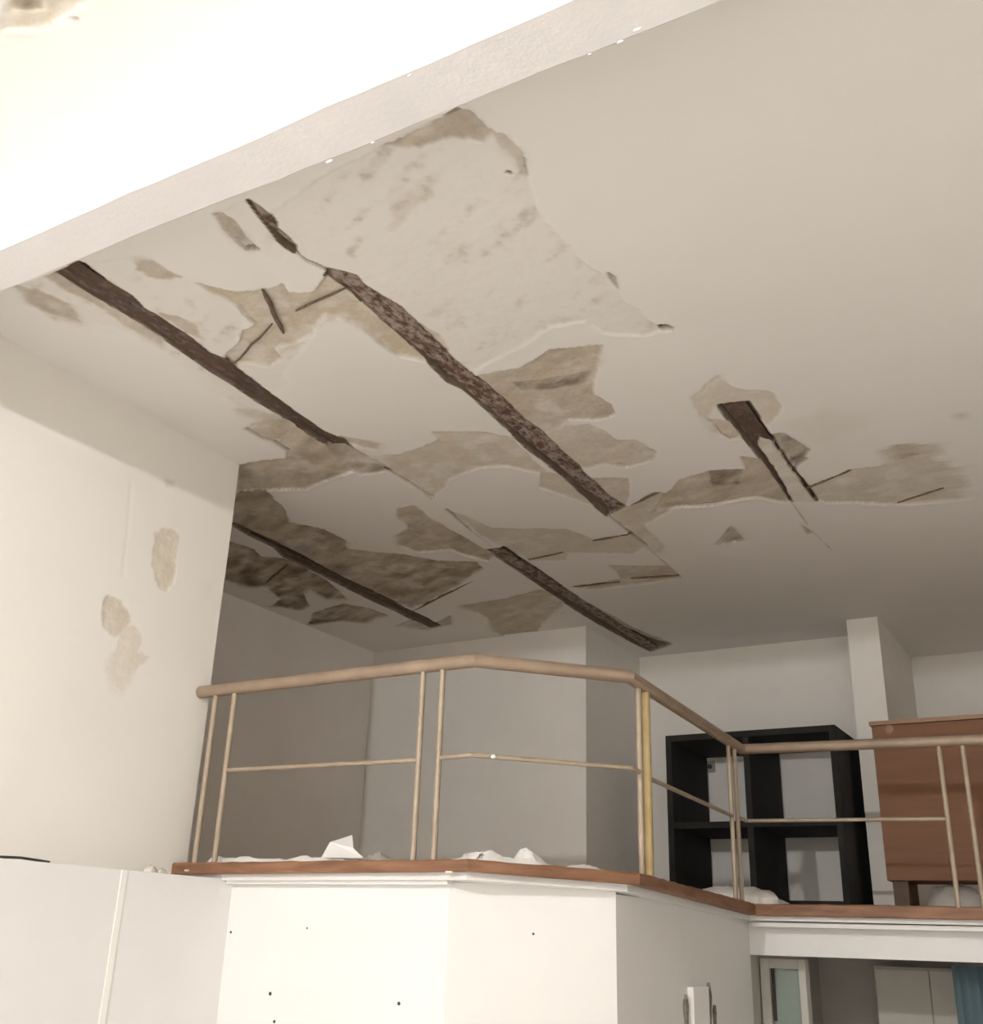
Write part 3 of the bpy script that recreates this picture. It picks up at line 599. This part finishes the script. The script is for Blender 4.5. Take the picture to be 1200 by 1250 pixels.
joist(-1.478, -1.375, 4.6, 6.4, M['rust_dark'], 'short rusted steel joist in the hole at the right', .022, .004, 37)
joist(-5.125, -5.035, 4.4, 7.9, M['rust_dark'], 'thin dark steel joist in the far left alcove ceiling', .022, .003, 51)

# ------------------------------------------------------------------ reinforcement bars left bare by the fallen plaster
BARS = [((320,355),(346,408),.011,'thick dark bar crossing the tan patch between two joists'),((361,381),(423,353),.007,'thin bar running up to the long flaking joist'),((285,446),(332,397),.006,'thin bar running up from the joist by the bright wall'),
 ((326,712),(351,690),.009,'short bar in the brown patch of the alcove ceiling'),((502,747),(578,709),.013,'bar branching from the end of the alcove joist'),((424,664),(444,658),.010,'stub of bar at the edge of the alcove patch'),
 ((770,617),(806,601),.011,'bar stub beside the lower end of the long joist'),((724,661),(772,651),.013,'bar below the lower end of the long joist'),((770,707),(829,703),.013,'lowest bar in the yellow patch right of the back wall corner'),
 ((700,717),(757,711),.010,'faint bar beside the yellow patch above the back wall corner'),((985,597),(1040,574),.013,'bar leading right from the short joist'),((1096,615),(1152,597),.008,'thin curved bar at the far right patch'),((672,756),(694,744),.010,'bar stub left of the joist above the back wall corner'),((645,684),(688,675),.010,'bar in the pale patch above the back joist')]
for (a, b_, r, lab) in BARS:
    p0 = on_z(*a, HC); p1 = on_z(*b_, HC); n = 7; pts = []
    for i in range(n):
        t = i / (n - 1); s = random.uniform(-.004, .004) if 0 < i < n - 1 else 0
        pts.append((p0[0] * U + (p1[0] - p0[0]) * U * t + s, p0[1] * U + (p1[1] - p0[1]) * U * t + s, HC * U + EYE + .008 + random.uniform(-.001, .001)))
    rr = [1.05 * r * random.uniform(.8, 1.1) for _ in range(n)]; rr[0] *= .6; rr[-1] *= .6
    tag(MB().tube(pts, rr, 8).build('reinforcement_bar', M['rebar'], None, True), 'rusty ' + lab, 'rebar', 'bare reinforcement bars in the ceiling')

# ------------------------------------------------------------------ railing
rl = empty('loft_railing', W(-2.5, 4.15, .33))
tag(rl, 'bronze tube railing with a thick handrail along the loft edge', 'railing')
HR = [(-4.268, 4.15, 1.215), (-2.53, 4.15, 1.221), (-2.0, 4.72, 1.221), (-2.125, 6.85, 1.222), (0.4, 6.85, 1.175), (2.5, 6.85, 1.16)]
MB().tube([W(*p_) for p_ in HR], .036, 20).build('handrail', M['handrail'], rl, True)
def hz(x, y):
    return 1.2
def post(x, y, zf, r, mat, zt=1.2):
    MB().tube([W(x, y, zf), W(x, y, zt)], r, 14).build('post', mat, rl, True)
def mid(pts, r=.0125): MB().tube([W(*p_) for p_ in pts], r, 10).build('middle_rail', M['brass'], rl, True)
post(-4.147, 4.15, .30, .0165, M['brass']); post(-4.012, 4.15, .30, .0165, M['brass'])
post(-2.815, 4.15, .30, .0155, M['brass']); post(-2.705, 4.15, .30, .0155, M['brass'])
def s3(y): return -2.0 - .125 * (y - 4.72) / 2.13
post(s3(4.85), 4.85, .29, .016, M['brass']); post(s3(4.955), 4.955, .29, .025, M['gold'])
post(s3(6.52), 6.52, .28, .0155, M['brass']); post(s3(6.66), 6.66, .28, .0155, M['brass']); 
post(-0.928, 6.85, .272, .016, M['brass'], 1.17); post(-0.797, 6.85, .272, .016, M['brass'], 1.17)
post(0.45, 6.85, .272, .016, M['brass'], 1.15); post(0.58, 6.85, .272, .016, M['brass'], 1.15)
mid([(-4.012, 4.15, .787), (-2.815, 4.15, .778)])
mid([(-2.705, 4.15, .781), (-2.53, 4.15, .785), (-2.0, 4.72, .785), (s3(4.85), 4.85, .785)])
mid([(s3(4.955), 4.955, .775), (s3(6.52), 6.52, .768)])
mid([(s3(6.66), 6.66, .772), (-2.115, 6.85, .773), (-0.928, 6.85, .755)])
mid([(-0.65, 6.85, .75), (-0.2, 6.85, .75)]) if False else None
x_, z_ = on_y(603, 924, 4.22); mb = MB().lathe(W(x_, 4.215, z_), [(.004, -.010), (.012, -.006), (.013, .004), (.006, .012)], 10)
mb.build('tape_knot', M['paper'], rl, True)

# ------------------------------------------------------------------ things on the loft
# black open shelf unit: two by two bays
sh = empty('black_shelf_unit', W(-2.6, 8.9, LZ)); tag(sh, 'black open two by two shelf unit standing against the back wall', 'shelf unit')
xf0, ztop = on_y(812, 897, 8.45); xf1, _ = on_y(1019, 887, 8.45); yF, yB = 8.45, 9.33
zt = 1.655; th = .05
MB().box(W(xf0, yF, LZ), W(xf0 + th, yB, zt), .003).build('side_panel', M['black'], sh)
MB().box(W(xf1 - th, yF, LZ), W(xf1, yB, zt), .003).build('side_panel', M['black'], sh)
xc, _ = on_y(913, 960, yF)
MB().box(W(xc - th / 2, yF + .004, LZ + .07), W(xc + th / 2, yB, zt - th), .003).build('centre_panel', M['black'], sh)
MB().box(W(xf0 + th, yF, zt - th), W(xf1 - th, yB, zt), .003).build('top_panel', M['black'], sh)
MB().box(W(xf0 + th, yF, LZ + .02), W(xf1 - th, yB, LZ + .07), .003).build('bottom_panel', M['black'], sh)
_, zm = on_y(980, 1004, yF)
MB().box(W(xf0 + th, yF + .01, zm - th / 2), W(xc - th / 2, yB, zm + th / 2), .003).build('middle_shelf', M['black'], sh)
MB().box(W(xc + th / 2, yF + .01, zm - th / 2), W(xf1 - th, yB, zm + th / 2), .003).build('middle_shelf', M['black'], sh)

# wall socket seen through the shelf
sx, sz = on_y(867, 936, 9.36)
sk = empty('wall_socket', W(sx, 9.37, sz)); tag(sk, 'small grey wall socket behind the black shelf unit', 'socket')
MB().box(W(sx - .045, 9.352, sz - .05), W(sx + .045, 9.37, sz + .05), .004).build('plate', M['grey_plastic'], sk)
MB().lathe((0, 0, 0), [(.022, 0), (.024, .003), (.018, .006)], 14)
mb = MB(); mb.lathe((0, 0, 0), [(.024, 0), (.024, .004), (.018, .006)], 14); c0 = W(sx, 9.352, sz); mb.v = [(c0[0] + a, c0[1] - k_, c0[2] + b_) for a, b_, k_ in mb.v]
mb.build('insert', M['hole'], sk, True)

# brown cabinet on legs
yc = 8.0
cx0, cz1 = on_y(1061, 882, yc); _, cz0 = on_y(1085, 1075, yc); cx0 = -1.52; cx1 = -.35
cz1 = on_y(1063, 881, yc)[1]
cb = empty('brown_cabinet', W((cx0 + cx1) / 2, yc + .2, LZ - .06)); tag(cb, 'brown wooden cabinet on short legs beside the white pillar', 'cabinet')
MB().box(W(cx0, yc + .015, cz0), W(cx1, yc + .42, cz1 - .03), .003).build('body', M['cabinet'], cb)
zsplit = on_y(1090, 970, yc)[1]
MB().box(W(cx0 + .002, yc, cz0 + .002), W(cx1 - .002, yc + .016, cz1 - .033), .002).build('front_panel', M['cabinet'], cb)
MB().box(W(cx0 - .012, yc - .012, cz1 - .03), W(cx1 + .012, yc + .43, cz1), .003).build('top_board', M['cabinet_edge'], cb)
for xx in (cx0 + .03, cx1 - .13):
    for yy in (yc + .03, yc + .33):
        MB().box(W(xx, yy, LZ - .062), W(xx + .10, yy + .07, cz0), .004).build('leg', M['cabinet_dark'], cb)
mb = MB(); mb.lathe((0, 0, 0), [(.030, 0), (.032, .004), (.024, .008), (.008, .009)], 18); kx, kz = on_y(1085, 888, yc); c0 = W(kx, yc, kz - .012); mb.v = [(c0[0] + a * 1.15, c0[1] - k_, c0[2] + b_ * 1.15) for a, b_, k_ in mb.v]
mb.build('round_mark', M['cabinet_edge'], cb, True)

def blob(name, c, rx, ry, h, mat, seed, label, cat, n=22, m_=12, sharp=1.0):
    """crumpled heap sitting on the floor"""
    vs = []; fs = []
    for i in range(m_):
        t = i / (m_ - 1); r = math.sin(t * math.pi / 2) ** .75; z = math.cos(t * math.pi / 2)
        for j in range(n):
            a = math.tau * j / n
            k_ = 1 + .22 * sharp * (float(fbm(np.array(math.cos(a) * 2 + seed), np.array(math.sin(a) * 2 + t * 3 + seed), 4)) - .5) * 2
            vs.append((c[0] + rx * U * r * k_ * math.cos(a), c[1] + ry * U * r * k_ * math.sin(a), c[2] + max(0, h * U * z * k_)))
    for i in range(m_ - 1):
        for j in range(n): a, b_ = i * n + j, i * n + (j + 1) % n; fs.append((a, b_, b_ + n, a + n))
    fs.append(tuple((m_ - 1) * n + j for j in range(n)))
    return tag(MB().add(vs, fs).build(name, mat, None, True), label, cat)
def loftz(y): return .308 if y < 4.9 else .308 - .065 * min(1, (y - 4.9) / 2)
c = W(-2.42, 7.35, .235)
blob('plastic_heap', c, .40, .30, .165, M['sheet'], 4.2, 'rounded white plastic heap on the loft floor before the black shelf', 'plastic heap')
c = W(-1.13, 8.2, .235)
blob('grey_bundle', c, .20, .16, .22, M['greybag'], 9.7, 'grey bundle lying under the brown cabinet', 'bundle')
x_, _ = on_y(460, 1040, 4.75); c = W(x_, 4.75, .316)
blob('rubble_bag', c, .09, .09, .10, M['greybag'], 2.2, 'small grey lump on the loft floor beside the pointed paper', 'rubble')
c = W(-4.26, 4.09, .285)

def sheet(name, path, wid, zf, tops, label, seed, mat):
    """crumpled thin sheet lying along the loft edge; path plan polyline, tops list of heights along it"""
    n = 60; m_ = 14; P = [Vector(p_) for p_ in path]; L = [0]
    for a, b_ in zip(P[:-1], P[1:]): L.append(L[-1] + (b_ - a).length)
    vs = []; fs = []
    for i in range(n):
        s = L[-1] * i / (n - 1); k_ = max(j for j in range(len(L) - 1) if L[j] <= s + 1e-9); t = (s - L[k_]) / (L[k_ + 1] - L[k_])
        p_ = P[k_].lerp(P[k_ + 1], t); d = (P[k_ + 1] - P[k_]).normalized(); nr = Vector((-d.y, d.x))
        ht = float(np.interp(i / (n - 1), np.linspace(0, 1, len(tops)), tops)); zz = float(np.interp(i / (n - 1), [0, 1], zf))
        for j in range(m_):
            q = j / (m_ - 1); o_ = q * wid
            f = float(fbm(np.array(s * 14 + seed), np.array(q * 5 + seed), 4)); ridge = math.sin(min(1, q * 2.2 + .05) * math.pi * .5) * (1 - .6 * max(0, q - .5))
            pos = p_ + nr * (o_ + (f - .5) * .03)
            vs.append(W(pos.x, pos.y, zz + max(.004, ht * ridge * (.45 + 1.1 * f))))
    for i in range(n - 1):
        for j in range(m_ - 1): a = i * m_ + j; fs.append((a, a + 1, a + m_ + 1, a + m_))
    o = MB().add(vs, fs).build(name, mat, None, False)
    sol = o.modifiers.new('thickness', 'SOLIDIFY'); sol.thickness = .002
    return tag(o, label, 'plastic sheet', 'crumpled sheets along the loft edge')
sheet('plastic_sheet', [(-4.12, 4.19), (-3.05, 4.19)], .13, (.312, .312), [.05, .055, .045, .04, .05, .035, .03, .035], 'crumpled white plastic sheet along the loft edge beside the bright wall', 3, M['sheet'])
sheet('plastic_sheet', [(-2.68, 4.19), (-2.53, 4.19), (-2.07, 4.69)], .35, (.312, .295), [.035, .07, .06, .07, .055, .09, .05, .04, .05, .04], 'crumpled white plastic sheet at the slanting loft corner', 21, M['sheet'])
# pointed sheet of paper standing up
pp = [(392, 1047), (398, 1030), (404, 1028), (434, 1020), (429, 1035), (440, 1047)]
pw = [on_y(a, b_, 4.40) for a, b_ in pp]; vs = []
for i, (x_, z_) in enumerate(pw): vs.append(W(x_, 4.40 + .03 * math.sin(i * 1.7), max(z_, .31)))
vs += [(a, b_ + .006, c_) for a, b_, c_ in vs]
fs = [(0, 1, 2), (0, 2, 5), (2, 4, 5), (2, 3, 4), (6, 8, 7), (6, 11, 8), (8, 11, 10), (8, 10, 9)] + [(i, (i + 1) % 6, 6 + (i + 1) % 6, 6 + i) for i in range(6)]
tag(MB().add(vs, fs).build('paper_scrap', M['paper']), 'pointed white paper scrap sticking up behind the left railing', 'paper')
# loose plaster at the wall end of the edge board
for (px, py, s, lab) in ((184, 1062, .038, 'pale plaster crumb on the ledge at the left end of the edge board'), (198, 1062, .030, 'small plaster crumb touching the left end of the edge board')):
    yy, zz = on_x(px, py, -4.10); o = blob('plaster_crumb', W(-4.10, yy, .257), s * .55, s * 1.1, s * 1.0, M['plaster_lump'], s * 100, lab, 'plaster')
# cable along the ledge
pts = []
for px, py in ((-60, 1040), (0, 1046), (25, 1047), (45, 1050), (60, 1053)):
    yy, zz = on_x(px, py, -4.0); pts.append(W(-4.0, yy, max(zz, .262)))
tag(MB().tube(pts, .006, 8).build('cable', M['cable'], None, True), 'thin black cable lying along the ledge of the left wall', 'cable')

# ------------------------------------------------------------------ studio lamp (behind and above the camera's view)
bx_, by_, bz_ = W(*BULB_AT)
lp = empty('pendant_lamp', (bx_, by_, HC * U + EYE)); tag(lp, 'bare bulb pendant lamp hanging in the near bay', 'lamp')
MB().lathe((bx_, by_, HC * U + EYE - .03), [(.03, 0), (.05, .01), (.05, .03)], 20).build('ceiling_rose', M['plastic'], lp, True)
MB().tube([(bx_, by_, bz_ + .14), (bx_, by_, HC * U + EYE - .02)], .004, 8).build('cord', M['cable'], lp, True)
MB().lathe((bx_, by_, bz_ + .05), [(.018, 0), (.022, .02), (.022, .07), (.010, .095)], 16).build('socket', M['cable'], lp, True)
MB().lathe((bx_, by_, bz_), [(.004, -.055), (.026, -.048), (.045, -.025), (.05, 0), (.042, .028), (.022, .052), (.018, .06)], 24).build('bulb', M['bulb'], lp, True)
